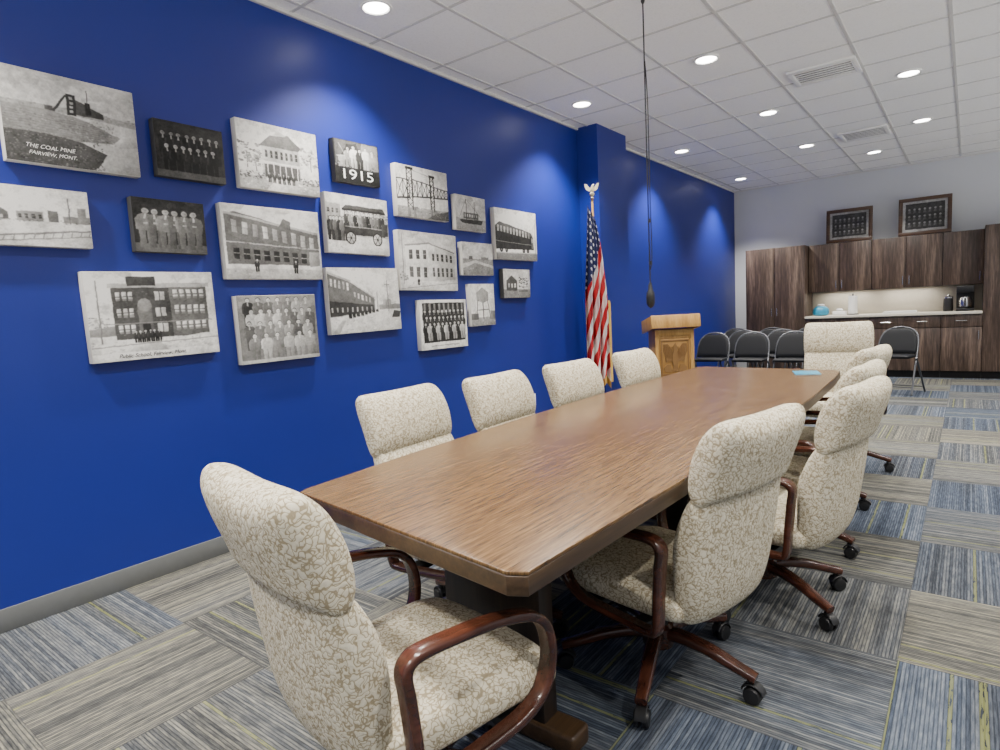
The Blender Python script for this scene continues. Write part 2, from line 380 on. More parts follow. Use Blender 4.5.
    for k in range(1,5):
        l2=leg.copy(); COL.objects.link(l2); l2.parent=e; l2.rotation_euler=(0,0,a0+2*pi*k/5)
        c2=cst.copy(); COL.objects.link(c2); c2.parent=l2
    return e
base='cream leaf-patterned high-back swivel chair with dark wooden arms'
ch=build_chair(0,(2.165,.985,0),math.radians(80),base+' at the near head of the table')
ch['label']='cream leaf-patterned high-back swivel chair, wooden arms, at table head'
chairs=[((1.715,1.745),3,20,'cream patterned swivel chair pulled slightly back from long table'),
((1.77,2.31),2,50,None),((1.815,2.90),-3,10,None),((1.84,3.66),-3,35,None),
((2.45,3.90),172,5,None)]
low=build_chair(-.022,(2.40,1.86,0),math.radians(167),'cream patterned swivel chair with curved wooden arms beside table corner')
def setlegs(c,r,la):
    k=0
    for q in c.children:
        if q.name.startswith('leg'): q.rotation_euler=(0,0,math.radians(la-r+72*k)); k+=1
setlegs(low,167,-4)
plain='cream patterned high-back swivel chair drawn up along the long table'
for (x,y),r,la,lab in chairs:
    c=clone(ch); c.location=(x,y,0); c.rotation_euler=(0,0,math.radians(r)); c['label']=lab or plain; setlegs(c,r,la)
for (x,y),r,la in (((2.56,2.58),171,-32),((2.49,3.22),175,-10)):
    c=clone(low); c.location=(x,y,0); c.rotation_euler=(0,0,math.radians(r)); c['label']=plain; setlegs(c,r,la)
build_chair(.085,(2.49,4.82,0),math.radians(-82),'cream patterned high-back swivel chair at the table end by cabinets')

# ------------------------------------------------------------------ canvases
class Pic:
    def __init__(s,w,h): s.w=w;s.h=h;s.q=[];s.d=0
    def poly(s,pts,g):
        s.q.append((pts,g,s.d)); s.d+=1
    def rect(s,a,b,c,d,g): s.poly([(a,b),(c,b),(c,d),(a,d)],g)
    def disc(s,x,y,r,g,n=10,ry=None):
        asp=s.w/s.h; s.poly([(x+r*math.cos(2*pi*i/n),y+(ry or r*asp)*math.sin(2*pi*i/n)) for i in range(n)],g)
    def line(s,x0,y0,x1,y1,t,g):
        dx,dy=x1-x0,y1-y0; L=math.hypot(dx,dy) or 1; nx,ny=-dy/L*t/2,dx/L*t/2
        s.poly([(x0+nx,y0+ny),(x1+nx,y1+ny),(x1-nx,y1-ny),(x0-nx,y0-ny)],g)
    def wins(s,x0,y0,x1,y1,nx,ny,g,fx=.5,fy=.55,sk=0.):
        for i in range(nx):
            for j in range(ny):
                cw=(x1-x0)/nx;chh=(y1-y0)/ny;a=x0+cw*(i+.5-fx/2);b=y0+chh*(j+.5-fy/2); gg=g*random.uniform(.7,1.25)
                s.poly([(a,b+sk*a),(a+cw*fx,b+sk*(a+cw*fx)),(a+cw*fx,b+chh*fy+sk*(a+cw*fx)),(a,b+chh*fy+sk*a)],gg)
                s.poly([(a,b+chh*fy*.48+sk*a),(a+cw*fx,b+chh*fy*.48+sk*(a+cw*fx)),(a+cw*fx,b+chh*fy*.55+sk*(a+cw*fx)),(a,b+chh*fy*.55+sk*a)],.3)
    def person(s,x,y,h,g,hd=.5,kind=0):
        a=s.h/s.w*1.3; w=h*.15*a*1.1
        lean=random.uniform(-.1,.1)*w
        s.poly([(x-w*.7,y),(x-w*.1,y),(x-w*.05,y+h*.45),(x-w*.8,y+h*.45)],g*.8)
        s.poly([(x+w*.1,y),(x+w*.75,y),(x+w*.8,y+h*.45),(x+w*.05,y+h*.45)],g*.75)
        s.poly([(x-w*.85,y+h*.40),(x+w*.85,y+h*.40),(x+w*1.05+lean,y+h*.62),(x+w*.85+lean,y+h*.76),(x+w*.25+lean,y+h*.80),(x-w*.25+lean,y+h*.80),(x-w*.85+lean,y+h*.76),(x-w*1.05+lean,y+h*.62)],g)
        s.poly([(x-w*1.05,y+h*.42),(x-w*.75,y+h*.42),(x-w*.8,y+h*.74),(x-w*1.1,y+h*.66)],g*1.25+.02)
        s.poly([(x+lean-w*.15,y+h*.68),(x+lean+w*.15,y+h*.68),(x+lean+w*.08,y+h*.79),(x+lean-w*.08,y+h*.79)],min(.6,g+.3))
        s.disc(x+lean,y+h*.875,w*.42,.03+g*.2,9,h*.082); s.disc(x+lean,y+h*.86,w*.36,hd,9,h*.068)
        s.rect(x+lean-w*.2,y+h*.865,x+lean+w*.2,y+h*.878,hd*.45)
def rnd(a,b): return random.uniform(a,b)
def scat(p,n,x0,y0,x1,y1,r0,r1,g0,g1):
    for _ in range(n):
        x,y=rnd(x0,x1),rnd(y0,y1); r=rnd(r0,r1); k=6; off=rnd(0,1)
        p.poly([(x+r*rnd(.6,1.2)*math.cos(off+2*pi*i/k),y+r*rnd(.4,.9)*math.sin(off+2*pi*i/k)) for i in range(k)],rnd(g0,g1))
def tree(p,x,y,r,g):
    p.line(x,y-r*1.6,x,y,.012,g*.7); scat(p,60,x-r,y-r,x+r,y+r,r*.08,r*.22,g*.6,g*1.6)
def sky(p,g=.62):
    p.rect(0,0,1,1,g); p.rect(0,.8,1,1,g*1.06); scat(p,6,0,.7,1,1,.06,.15,g*.97,g*1.08)
def P1(p):
    sky(p,.58)
    p.poly([(0,.56),(.3,.60),(1,.56),(1,.63),(.5,.66),(0,.64)],.36); scat(p,80,0,.58,1,.65,.008,.022,.26,.42)
    # long embankment running down to the river, brush in front
    p.poly([(0,.30),(0,.60),(.35,.60),(.60,.55),(.86,.42),(.80,.34),(.5,.30)],.27)
    for k in range(9): p.line(0,.34+k*.028,.80-.02*k,.34+k*.024,.006,.20+.02*(k%3))
    scat(p,300,0,.32,.82,.56,.004,.013,.17,.40)
    p.poly([(.66,0),(.80,.20),(.86,.36),(.90,.44),(1,.46),(1,0)],.50); p.poly([(.84,.30),(1,.34),(1,.40),(.88,.40)],.40)
    for k in range(6): p.line(.74+.02*k,.05+.05*k,1,.07+.05*k,.005,.44)
    p.poly([(0,0),(0,.33),(.28,.34),(.55,.30),(.74,.20),(.66,.04),(.62,0)],.11)
    scat(p,520,0,.0,.70,.33,.003,.012,.04,.24)
    p.rect(.46,.58,.53,.82,.07);p.poly([(.53,.60),(.74,.60),(.74,.66),(.53,.77)],.10);p.rect(.6,.62,.64,.76,.05);p.line(.46,.8,.36,.60,.018,.08); p.wins(.47,.6,.52,.8,1,4,.4); p.line(.62,.7,.62,.9,.008,.1); p.rect(.30,.60,.36,.65,.14)
def P2(p):
    p.rect(0,0,1,1,.045); p.rect(.05,.3,.95,.95,.06)
    for k in range(8): p.person(.12+k*.11,.32,.52,.03,.26)
    for k in range(7): p.person(.165+k*.11,.1,.52,.022,.32)
    p.rect(0,0,1,.12,.10)
def P3(p):
    sky(p,.60); tree(p,.1,.55,.16,.25); tree(p,.9,.6,.14,.3); tree(p,.2,.42,.1,.3)
    p.poly([(.28,.2),(.28,.7),(.40,.82),(.62,.86),(.74,.74),(.76,.2)],.42); p.poly([(.25,.66),(.40,.84),(.62,.88),(.78,.72),(.74,.66)],.20)
    p.wins(.3,.45,.74,.66,7,1,.08); p.rect(.24,.40,.80,.44,.60); p.rect(.3,.2,.74,.40,.12); p.poly([(.42,.84),(.5,.93),(.6,.86)],.5)
    for i in range(8): p.rect(.26+i*.075,.2,.272+i*.075,.42,.62)
    p.rect(0,0,1,.2,.46); scat(p,90,0,.02,1,.2,.01,.025,.35,.6); p.poly([(.3,0),(.45,.2),(.6,.2),(.8,0)],.60)
    for i in range(6): p.person(.35+.06*i,.12,.16,.08)
    scat(p,50,0,.15,.3,.25,.006,.02,.1,.25); scat(p,50,.75,.15,1,.25,.006,.02,.1,.25)
def P4(p):
    p.rect(0,0,1,1,.05); p.rect(.02,.36,.98,.98,.14); p.poly([(.0,.36),(.28,.9),(.5,.95),(.62,.36)],.07); p.poly([(.5,.36),(.62,.98),(.98,.98),(.98,.36)],.24)
    for k,(x,g) in enumerate(((.30,.3),(.42,.55),(.56,.06),(.70,.5),(.84,.3))): p.person(x,.32+.05*(k%2),.55,g,.5)
    p.rect(.08,.36,.22,.6,.3); p.line(.05,.6,.25,.62,.02,.5); p.line(.1,.9,.3,.5,.015,.3); scat(p,30,.02,.36,.98,.46,.01,.03,.04,.4)
    p.rect(0,0,1,.36,.03)
def P5(p):
    sky(p,.64); p.rect(0,0,1,.42,.52); scat(p,120,0,.0,1,.4,.006,.02,.4,.6); p.line(0,.10,1,.30,.03,.22); p.line(0,.02,1,.2,.02,.25)
    for k in range(14): p.line(k*.075,.02+k*.013,k*.075+.02,.12+k*.014,.01,.25)
    p.poly([(.0,.42),(.0,.55),(.30,.62),(.36,.55),(.36,.42)],.2); p.rect(.06,.44,.32,.5,.5); p.rect(.42,.42,.62,.58,.30); p.rect(.66,.42,.74,.62,.15); p.rect(.78,.42,1,.54,.22)
    p.line(.83,.4,.83,.85,.012,.2); p.rect(.9,.42,.97,.7,.26); p.wins(.42,.44,.62,.56,4,1,.10); scat(p,70,0,.40,1,.46,.005,.014,.08,.3)
def P6(p):
    p.rect(0,0,1,1,.04); p.rect(0,0,1,.16,.14); scat(p,12,0,.2,1,1,.05,.12,.03,.07)
    for k in range(6): p.person(.16+k*.135,.08,.78,.14 if k%2 else .20,.36)
    for k in range(6): p.line(.13+k*.135,.53,.19+k*.135,.53,.03,.34)
def P7(p):
    sky(p,.62); p.poly([(.02,.18),(.02,.86),(.12,.9),(.98,.66),(.98,.2)],.17); p.line(.02,.88,.98,.67,.03,.40); p.line(.02,.5,.98,.44,.015,.42)
    for i in range(200): 
        x=rnd(.03,.95); y=rnd(.22,.64); p.rect(x,y,x+.025,y+.008,rnd(.12,.22))
    p.wins(.06,.62,.95,.84,9,1,.42,.5,.75,-.22); p.wins(.06,.26,.95,.44,9,1,.05,.6,.8,-.06); p.rect(0,0,1,.18,.46); p.rect(0,.14,1,.2,.55); scat(p,80,0,.0,1,.14,.006,.02,.36,.55)
    p.poly([(.55,.74),(.6,.86),(.68,.82),(.68,.7)],.15); p.person(.7,.08,.2,.05); p.person(.3,.1,.18,.05)
    p.poly([(.86,.18),(.86,.4),(.98,.4),(.98,.2)],.3)
def P8(p):
    sky(p,.60); p.rect(0,.3,1,.62,.42); p.poly([(0,.45),(0,.84),(.22,.82),(.22,.45)],.36); p.wins(0,.5,.2,.78,3,2,.12); tree(p,.93,.62,.1,.3)
    for k in range(5): p.person(.06+k*.05,.2,.44,rnd(.03,.2),.5)
    p.rect(.26,.34,.92,.52,.06); p.poly([(.24,.76),(.30,.83),(.92,.83),(.96,.76)],.10); p.rect(.24,.73,.96,.77,.05)
    for x in (.28,.44,.60,.76,.92): p.line(x,.5,x,.76,.010,.05)
    for k in range(9): p.person(.32+k*.07,.40,.34,rnd(.03,.30),.55)
    p.rect(.26,.32,.94,.45,.07); p.line(.27,.46,.93,.46,.012,.35); p.rect(.88,.34,.99,.56,.09)
    for x in (.36,.80):
        p.disc(x,.27,.085,.04,18); p.disc(x,.27,.066,.40,18)
        for a in range(6): p.line(x,.27,x+.066*math.cos(a*1.05),.27+.085*math.sin(a*1.05),.010,.06)
        p.disc(x,.27,.018,.05)
    p.rect(0,0,1,.16,.54); scat(p,90,0,0,1,.17,.006,.018,.40,.6)
def P9(p):
    sky(p,.60); p.rect(0,0,1,.20,.30); scat(p,60,0,0,1,.2,.01,.03,.2,.46)
    def truss(x0,yb0,yt0,x1,yb1,yt1,n,g):
        L=lambda a,b,t:a+(b-a)*t
        p.line(x0,yb0,x1,yb1,.035,g); p.line(x0,yt0,x1,yt1,.024,g)
        for k in range(n+1):
            t=k/n; x=L(x0,x1,t); p.line(x,L(yb0,yb1,t),x,L(yt0,yt1,t),.014,g)
            if k<n:
                t2=(k+1)/n; x2=L(x0,x1,t2); p.line(x,L(yb0,yb1,t),x2,L(yt0,yt1,t2),.011,g); p.line(x,L(yt0,yt1,t),x2,L(yb0,yb1,t2),.011,g)
    truss(0,.34,.72,.24,.38,.72,2,.07); truss(.30,.40,.74,.66,.44,.68,4,.07); truss(.72,.44,.66,1,.46,.62,4,.09)
    for x,top,w in ((.20,.97,.09),(.64,.88,.07)):
        p.line(x,.14,x,top,.022,.045); p.line(x+w,.14,x+w,top-.02,.022,.045); p.rect(x-.02,top-.05,x+w+.03,top+.005,.05)
        for j in range(6):
            a=.18+j*(top-.22)/6; b=.18+(j+1)*(top-.22)/6; p.line(x,a,x+w,b,.011,.06); p.line(x+w,a,x,b,.011,.06)
    p.line(.28,.93,.66,.84,.008,.15)
    for x in (.19,.30,.63,.72): p.poly([(x-.01,.0),(x+.05,.0),(x+.04,.2),(x,.2)],.22)
    p.poly([(.55,0),(.75,.12),(1,.2),(1,0)],.13); scat(p,60,.6,0,1,.16,.006,.018,.08,.26)
def P10(p):
    sky(p,.5); p.rect(0,0,1,.34,.30); scat(p,60,0,0,1,.3,.01,.03,.22,.42); p.poly([(.12,.3),(.2,.20),(.85,.20),(.9,.34)],.06); p.rect(.25,.34,.75,.52,.14); p.wins(.27,.36,.73,.5,6,1,.4); p.line(.35,.3,.35,.9,.02,.08); p.line(.62,.3,.62,.85,.02,.08); p.line(.35,.9,.85,.4,.01,.12);p.line(.35,.9,.12,.36,.01,.12)
def P11(p):
    sky(p,.50); p.poly([(.10,.16),(.10,.74),(.5,.80),(.5,.14)],.62); p.poly([(.5,.14),(.5,.8),(.96,.66),(.96,.2)],.44)
    p.wins(.13,.5,.48,.7,3,1,.10,.5,.8,.05); p.wins(.13,.2,.48,.42,3,1,.13,.5,.8); p.wins(.53,.54,.93,.70,5,1,.08,.5,.8,-.06); p.wins(.53,.22,.93,.42,5,1,.08,.5,.8)
    p.line(.1,.76,.5,.82,.025,.26); p.line(.5,.82,.96,.68,.025,.22); p.rect(0,0,1,.16,.56); p.line(0,.02,1,.14,.012,.3); scat(p,80,0,0,1,.16,.006,.018,.42,.6); p.line(.06,.1,.06,.95,.01,.2)
    p.person(.3,.08,.14,.05); scat(p,30,0,.16,.12,.3,.006,.02,.15,.3)
def P12(p):
    sky(p,.64); p.poly([(0,.20),(0,.66),(.10,.72),(.84,.56),(.90,.50),(.92,.22)],.045); p.poly([(0,.66),(.10,.74),(.84,.58),(.90,.52),(.88,.50),(0,.62)],.13)
    p.wins(.03,.54,.84,.70,11,1,.32,.6,.75,-.13); p.line(0,.36,.9,.32,.012,.22); p.rect(.86,.24,.91,.48,.16); p.wins(.865,.36,.905,.46,1,1,.4,.7,.8)
    for x in (.12,.24,.66,.76): p.disc(x,.19,.035,.03,12); p.disc(x,.19,.015,.2,8)
    p.rect(0,0,1,.14,.22); scat(p,80,0,0,1,.14,.006,.018,.15,.35); p.line(0,.13,1,.15,.02,.40); p.line(.96,.1,.96,.8,.010,.1)
def P13(p):
    sky(p,.5); p.rect(0,0,1,.5,.26); scat(p,120,0,0,1,.5,.01,.025,.16,.36); p.poly([(0,.2),(.4,.38),(1,.22),(1,.3),(.4,.46),(0,.34)],.46); p.rect(.2,.48,.32,.58,.15); p.rect(.6,.48,.85,.56,.2)
def P14(p):
    sky(p,.66); tree(p,.07,.42,.08,.34); p.poly([(.0,.28),(0,.36),(.2,.40),(.2,.28)],.3)
    p.rect(.18,.22,.62,.84,.095); p.poly([(.62,.22),(.62,.84),(.93,.84),(.93,.26)],.14)
    for i in range(260):
        x,y=rnd(.18,.905),rnd(.24,.81); p.rect(x,y,x+.018,y+.006,rnd(.08,.16))
    p.rect(.16,.82,.96,.87,.40); p.poly([(.30,.84),(.30,.95),(.52,.95),(.52,.84)],.09)
    for j in range(3):
        for k in range(3): p.rect(.21+k*.045,.30+j*.185,.24+k*.045,.40+j*.185,.50); p.rect(.21+k*.045,.345+j*.185,.24+k*.045,.355+j*.185,.1); p.rect(.21+k*.045,.30+j*.185,.24+k*.045,.33+j*.185,.25)
        for k in range(5): p.rect(.65+k*.055,.31+j*.185,.685+k*.055,.42+j*.185,.50); p.rect(.65+k*.055,.36+j*.185,.685+k*.055,.372+j*.185,.1); p.rect(.65+k*.055,.31+j*.185,.685+k*.055,.34+j*.185,.22)
        p.rect(.50,.30+j*.185,.58,.40+j*.185,.44); p.rect(.535,.30+j*.185,.545,.40+j*.185,.1)
    p.rect(.36,.22,.47,.62,.15); p.disc(.415,.62,.055,.22); p.rect(.385,.22,.445,.40,.035); p.rect(.1,.41,.96,.422,.24)
    p.rect(0,0,1,.235,.60); scat(p,160,0,.09,1,.22,.005,.018,.40,.62); p.poly([(.25,.08),(.38,.235),(.46,.235),(.58,.08)],.48); p.line(0,.16,1,.2,.012,.3); p.rect(0,0,1,.09,.66)
    for k in range(6): p.person(.33+k*.035,.19,.15,.05)
    p.line(.08,.2,.08,.9,.01,.25)
def P15(p):
    p.rect(0,0,1,1,.22); p.rect(0,.82,1,1,.34)
    for r,(y,n) in enumerate(((.55,7),(.38,8),(.2,7),(.02,6))):
        for k in range(n): p.person(.1+(k+.5*(r%2)*.6)*.86/n+.03,y,.44,rnd(.05,.5),.56)
    p.rect(0,0,1,.05,.44)
def P16(p):
    sky(p,.66); p.rect(0,0,1,.34,.54); scat(p,100,0,0,1,.3,.006,.025,.42,.62); p.poly([(0,.25),(0,.92),(.30,.78),(.62,.52),(.62,.32)],.17); p.line(0,.93,.3,.79,.03,.44); p.line(.3,.79,.62,.53,.02,.44)
    p.wins(.02,.72,.28,.86,5,1,.55,.45,.8,-.3); p.wins(.32,.68,.58,.78,5,1,.5,.45,.8,-.42); p.poly([(0,.26),(0,.5),(.6,.42),(.6,.33)],.07); p.wins(0,.3,.6,.42,9,1,.35,.3,.6)
    for k in range(8):
        a=.24+k*.055; p.poly([(a,.22+k*.012),(a+.045,.22+k*.012),(a+.045,.28+k*.008),(a+.03,.31+k*.006),(a+.01,.31+k*.006),(a,.28+k*.008)],.05); p.disc(a+.01,.225+k*.012,.008,.3)
    p.rect(.68,.34,1,.42,.26); p.rect(.74,.40,.86,.5,.34); p.line(.66,.3,.66,.62,.008,.2); p.line(.82,.3,.82,.8,.01,.2); p.line(.78,.74,.86,.74,.01,.2); p.poly([(0,0),(.15,.2),(.2,.2),(.1,0)],.4)
    p.poly([(.86,.2),(.98,.2),(1,.3),(.9,.32)],.08)
def P17(p):
    sky(p,.6); p.rect(0,0,1,.2,.3); scat(p,40,0,0,1,.2,.01,.03,.2,.45); p.poly([(.25,.6),(.25,.8),(.5,.92),(.75,.8),(.75,.6),(.5,.54)],.32); p.line(.3,.62,.2,.15,.03,.12);p.line(.7,.62,.8,.15,.03,.12);p.line(.5,.55,.5,.15,.04,.12); p.line(.25,.38,.75,.38,.02,.15); p.rect(.0,.15,.3,.3,.15);p.rect(.8,.14,1,.35,.2)
def P18(p):
    sky(p,.45); p.rect(0,0,1,.3,.25); p.poly([(.1,.25),(.1,.6),(.3,.78),(.5,.6),(.5,.25)],.10); tree(p,.75,.55,.18,.1); p.wins(.14,.3,.48,.55,3,1,.45); p.rect(.55,.2,.9,.3,.15); scat(p,50,0,0,1,.28,.01,.03,.1,.3)
def P19(p):
    p.rect(0,0,1,1,.66); p.rect(.05,.14,.95,.94,.045)
    for k in range(9): p.rect(.08+k*.1,.74,.12+k*.1,.92,.22)
    for r in range(3):
        for k in range(10): p.person(.1+k*.088+.02*(r%2),.44-.13*r,.38,.05+.35*(r==2)*(k%2),.5)
    p.rect(0,0,1,.14,.66)
    p.line(.2,.07,.8,.07,.02,.35)
cd=[(0.85,1.97,1.37,2.36,P1,0,'canvas print of a coal mine beside a river'),
(1.45,1.99,1.80,2.265,P2,1,'dark canvas print of men standing in two rows'),
(1.88,1.99,2.40,2.36,P3,0,'canvas print of an old porch-fronted building among trees'),
(2.53,2.11,2.895,2.375,P4,1,'dark canvas print with people above large 1915 numerals'),
(0.66,1.62,1.13,1.87,P5,0,'pale canvas print of low town buildings and tracks'),
(1.31,1.615,1.66,1.875,P6,1,'dark canvas print of a sports team standing in line'),
(1.75,1.49,2.37,1.895,P7,0,'canvas print of a two-storey brick building'),
(2.43,1.66,2.94,2.03,P8,0,'canvas print of an old open touring bus with riders'),
(3.04,1.94,3.57,2.30,P9,0,'canvas print of a steel lift bridge'),
(3.65,1.89,4.02,2.16,P10,0,'small canvas print of a riverboat with masts'),
(3.02,1.42,3.63,1.84,P11,0,'canvas print of a pale corner building'),
(4.14,1.68,4.76,2.11,P12,0,'canvas print of a dark railway car under pale sky'),
(3.70,1.54,4.09,1.80,P13,0,'small canvas print of a flat river landscape'),
(1.07,1.10,1.67,1.52,P14,0,'canvas print of a three-storey brick school'),
(1.79,1.02,2.30,1.40,P15,0,'canvas print of a large sports team group'),
(2.40,1.15,3.00,1.57,P16,0,'canvas print of an old main street with cars'),
(3.77,1.13,4.08,1.47,P17,0,'small canvas print of a water tower'),
(4.22,1.35,4.62,1.60,P18,1,'small dark canvas print of a house and trees'),
(3.19,.98,3.71,1.35,P19,0,'canvas print of rows of people, white border')]
def textmesh(txt,size,parent,mat,loc,rot,name='caption',depth=.0006,bold=0.,label=None,sx=1.,shear=0.,jit=0.):
    c=bpy.data.curves.new('t','FONT'); c.body=txt; c.size=size; c.extrude=depth; c.offset=bold; c.shear=shear
    t=bpy.data.objects.new('t',c); COL.objects.link(t); bpy.context.view_layer.update()
    me=bpy.data.meshes.new_from_object(t.evaluated_get(bpy.context.evaluated_depsgraph_get())); bpy.data.objects.remove(t)
    me.materials.clear(); me.materials.append(mat)
    for v in me.vertices:
        v.co.x*=sx
        if jit: v.co.y+=jit*math.sin(v.co.x*110)+jit*.6*math.sin(v.co.x*47+1)
    o=bpy.data.objects.new(name,me); COL.objects.link(o); o.parent=parent; o.location=loc; o.rotation_euler=rot
    if label:o['label']=label
    return o
WT=simple('white_lettering',(.9,.9,.86),.6); BT=simple('black_lettering',(.03,.03,.03),.6)
RW=(pi/2,0,pi/2)
def lowres(nx,ny,W,Hh):
    a=RS.rand(ny+1,nx+1); yy=np.linspace(0,ny-1e-6,Hh); xx=np.linspace(0,nx-1e-6,W)
    yi=yy.astype(int); xi=xx.astype(int); fy=(yy-yi)[:,None]; fx=(xx-xi)[None,:]; fy=fy*fy*(3-2*fy); fx=fx*fx*(3-2*fx)
    A=a[yi][:,xi];B=a[yi][:,xi+1];C=a[yi+1][:,xi];D=a[yi+1][:,xi+1]
    return (A*(1-fx)+B*fx)*(1-fy)+(C*(1-fx)+D*fx)*fy-.5
def raster(p,w,h,NX):
    SS=2; NY=max(20,int(round(NX*h/w))); W,Hh=NX*SS,NY*SS
    img=np.full((Hh,W),.5)
    xs=(np.arange(W)+.5)/W; ys=(np.arange(Hh)+.5)/Hh
    for pts,g,_ in p.q:
        P=np.array(pts); x0,x1=P[:,0].min(),P[:,0].max(); y0,y1=P[:,1].min(),P[:,1].max()
        i0=max(0,int(x0*W)-1); i1=min(W,int(x1*W)+2); j0=max(0,int(y0*Hh)-1); j1=min(Hh,int(y1*Hh)+2)
        if i1<=i0 or j1<=j0: continue
        X,Y=np.meshgrid(xs[i0:i1],ys[j0:j1]); ins=np.zeros(X.shape,bool); n=len(P)
        for a in range(n):
            xa,ya=P[a]; xb,yb=P[(a+1)%n]
            if ya==yb: continue
            ins^=((ya>Y)!=(yb>Y))&(X<(xb-xa)*(Y-ya)/(yb-ya)+xa)
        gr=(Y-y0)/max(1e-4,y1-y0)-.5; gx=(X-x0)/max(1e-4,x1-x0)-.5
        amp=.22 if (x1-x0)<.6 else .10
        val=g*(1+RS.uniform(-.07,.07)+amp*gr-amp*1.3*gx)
        sub=img[j0:j1,i0:i1]; sub[ins]=val[ins]
    wx=(lowres(14,11,W,Hh)*4+lowres(50,40,W,Hh)*1.8); wy=(lowres(14,11,W,Hh)*4+lowres(50,40,W,Hh)*1.8)
    J,I=np.meshgrid(np.arange(Hh),np.arange(W),indexing='ij')
    img=img[np.clip(J+wy,0,Hh-1).astype(int),np.clip(I+wx,0,W-1).astype(int)]
    tex=lowres(7,5,W,Hh)*.45+lowres(24,18,W,Hh)*.34+lowres(70,52,W,Hh)*.30+lowres(W//3,Hh//3,W,Hh)*.22
    img=img*(1+tex*.68)+tex*.035
    img=img.reshape(NY,SS,NX,SS).mean(axis=(1,3))
    b=img.copy(); b[1:-1,1:-1]=(img[1:-1,1:-1]*3+img[:-2,1:-1]+img[2:,1:-1]+img[1:-1,:-2]+img[1:-1,2:])/7; img=b
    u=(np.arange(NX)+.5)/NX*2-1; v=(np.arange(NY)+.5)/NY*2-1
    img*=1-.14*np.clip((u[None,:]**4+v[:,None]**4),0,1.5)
    img=np.clip(img,0.004,None)**1.3*1.45
    return np.clip(img,.006,.80)
def picmesh(w,h,fn,parent,x,name='printed_photo'):
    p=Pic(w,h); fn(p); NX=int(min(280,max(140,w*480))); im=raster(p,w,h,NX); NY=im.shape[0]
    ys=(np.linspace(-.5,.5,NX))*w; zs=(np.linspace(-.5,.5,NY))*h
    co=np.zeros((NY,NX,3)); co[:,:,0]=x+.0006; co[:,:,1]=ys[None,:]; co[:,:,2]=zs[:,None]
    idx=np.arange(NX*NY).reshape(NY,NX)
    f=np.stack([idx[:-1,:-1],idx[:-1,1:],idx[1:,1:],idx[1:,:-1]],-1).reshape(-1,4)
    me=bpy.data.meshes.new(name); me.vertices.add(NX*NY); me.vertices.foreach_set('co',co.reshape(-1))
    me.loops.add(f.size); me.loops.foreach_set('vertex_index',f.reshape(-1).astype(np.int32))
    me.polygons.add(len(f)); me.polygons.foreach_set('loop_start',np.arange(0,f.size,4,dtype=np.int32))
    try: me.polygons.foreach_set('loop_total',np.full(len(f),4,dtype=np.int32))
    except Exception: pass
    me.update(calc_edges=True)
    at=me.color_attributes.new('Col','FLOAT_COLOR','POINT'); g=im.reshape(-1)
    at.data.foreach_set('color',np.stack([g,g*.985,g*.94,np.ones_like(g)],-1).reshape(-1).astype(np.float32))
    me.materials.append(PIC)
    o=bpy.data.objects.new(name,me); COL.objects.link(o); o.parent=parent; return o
for (y0,z0,y1,z1,fn,dk,lab) in cd:
    w,h=y1-y0,z1-z0
    e=empty('canvas_print',(0,(y0+y1)/2,(z0+z1)/2),0,'black-and-white '+lab,'wall picture','photo canvases on the blue wall')
    e.rotation_euler=(math.radians(rnd(-.7,.7)),0,0)
    bm=bmesh.new(); bbox(bm,(0,-w/2,-h/2),(.045,w/2,h/2),.003); finish(bm,'stretched_canvas',DKCANV if dk else CANV,e)
    picmesh(w*.992,h*.99,fn,e,.0452)
    if fn is P1:
        textmesh('THE COAL MINE',.0235,e,WT,(.0465,-.19,-.130),RW,shear=.3,jit=.0012,sx=1.05); textmesh('FAIRVIEW, MONT.',.021,e,WT,(.0465,-.18,-.158),RW,shear=.3,jit=.0012,sx=1.05)
    if fn is P4: textmesh('1915',.088,e,WT,(.0465,-.150,-.108),RW,bold=.0,sx=1.6)
    if fn is P14: textmesh('Public School, Fairview, Mont.',.026,e,BT,(.0465,-.19,-.196),RW,shear=.35,jit=.001)

# wall outlet
e=empty('wall_outlet',(0,4.65,.40),0,'white duplex electrical outlet on the blue wall','outlet')
bm=bmesh.new(); bbox(bm,(0,-.035,-.057),(.006,.035,.057),.002); finish(bm,'cover_plate',WHITE,e)
bm=bmesh.new()
for z in (-.022,.022): bbox(bm,(.005,-.016,z-.014),(.009,.016,z+.014),.003)
finish(bm,'socket',CREAM,e)
bm=bmesh.new()
for z in (-.022,.022):
    for y in (-.006,.006): bbox(bm,(.0085,y-.001,z-.005),(.0095,y+.001,z+.005))
finish(bm,'slot',BLACK,e,False)

# ------------------------------------------------------------------ flag
e=empty('flag_on_stand',(.34,5.33,0),0,'American flag hanging from a pole with an eagle finial','flag')
bm=bmesh.new(); revolve(bm,[(.03,0),(.13,0),(.135,.015),(.12,.03),(.05,.045),(.03,.07),(.022,.11)]); finish(bm,'stand_base',GOLD,e)
bm=bmesh.new(); cyl(bm,(0,0,.05),(-.015,0,2.26),.013,.011); finish(bm,'flagpole',OAK,e)
bm=bmesh.new(); z=2.26
revolve(bm,[(.012,0),(.022,.008),(.01,.02),(.024,.04),(.024,.055),(.008,.07)],(-.015,0,z))
b0=Vector((-.015,0,z+.06))
loft(bm,[[b0+Vector((r*math.cos(2*pi*i/12)+ox,r*.8*math.sin(2*pi*i/12),h)) for i in range(12)] for r,h,ox in ((.004,0,0),(.018,.012,0),(.021,.03,0),(.016,.05,.004),(.012,.062,.008),(.013,.07,.012),(.005,.078,.022))])
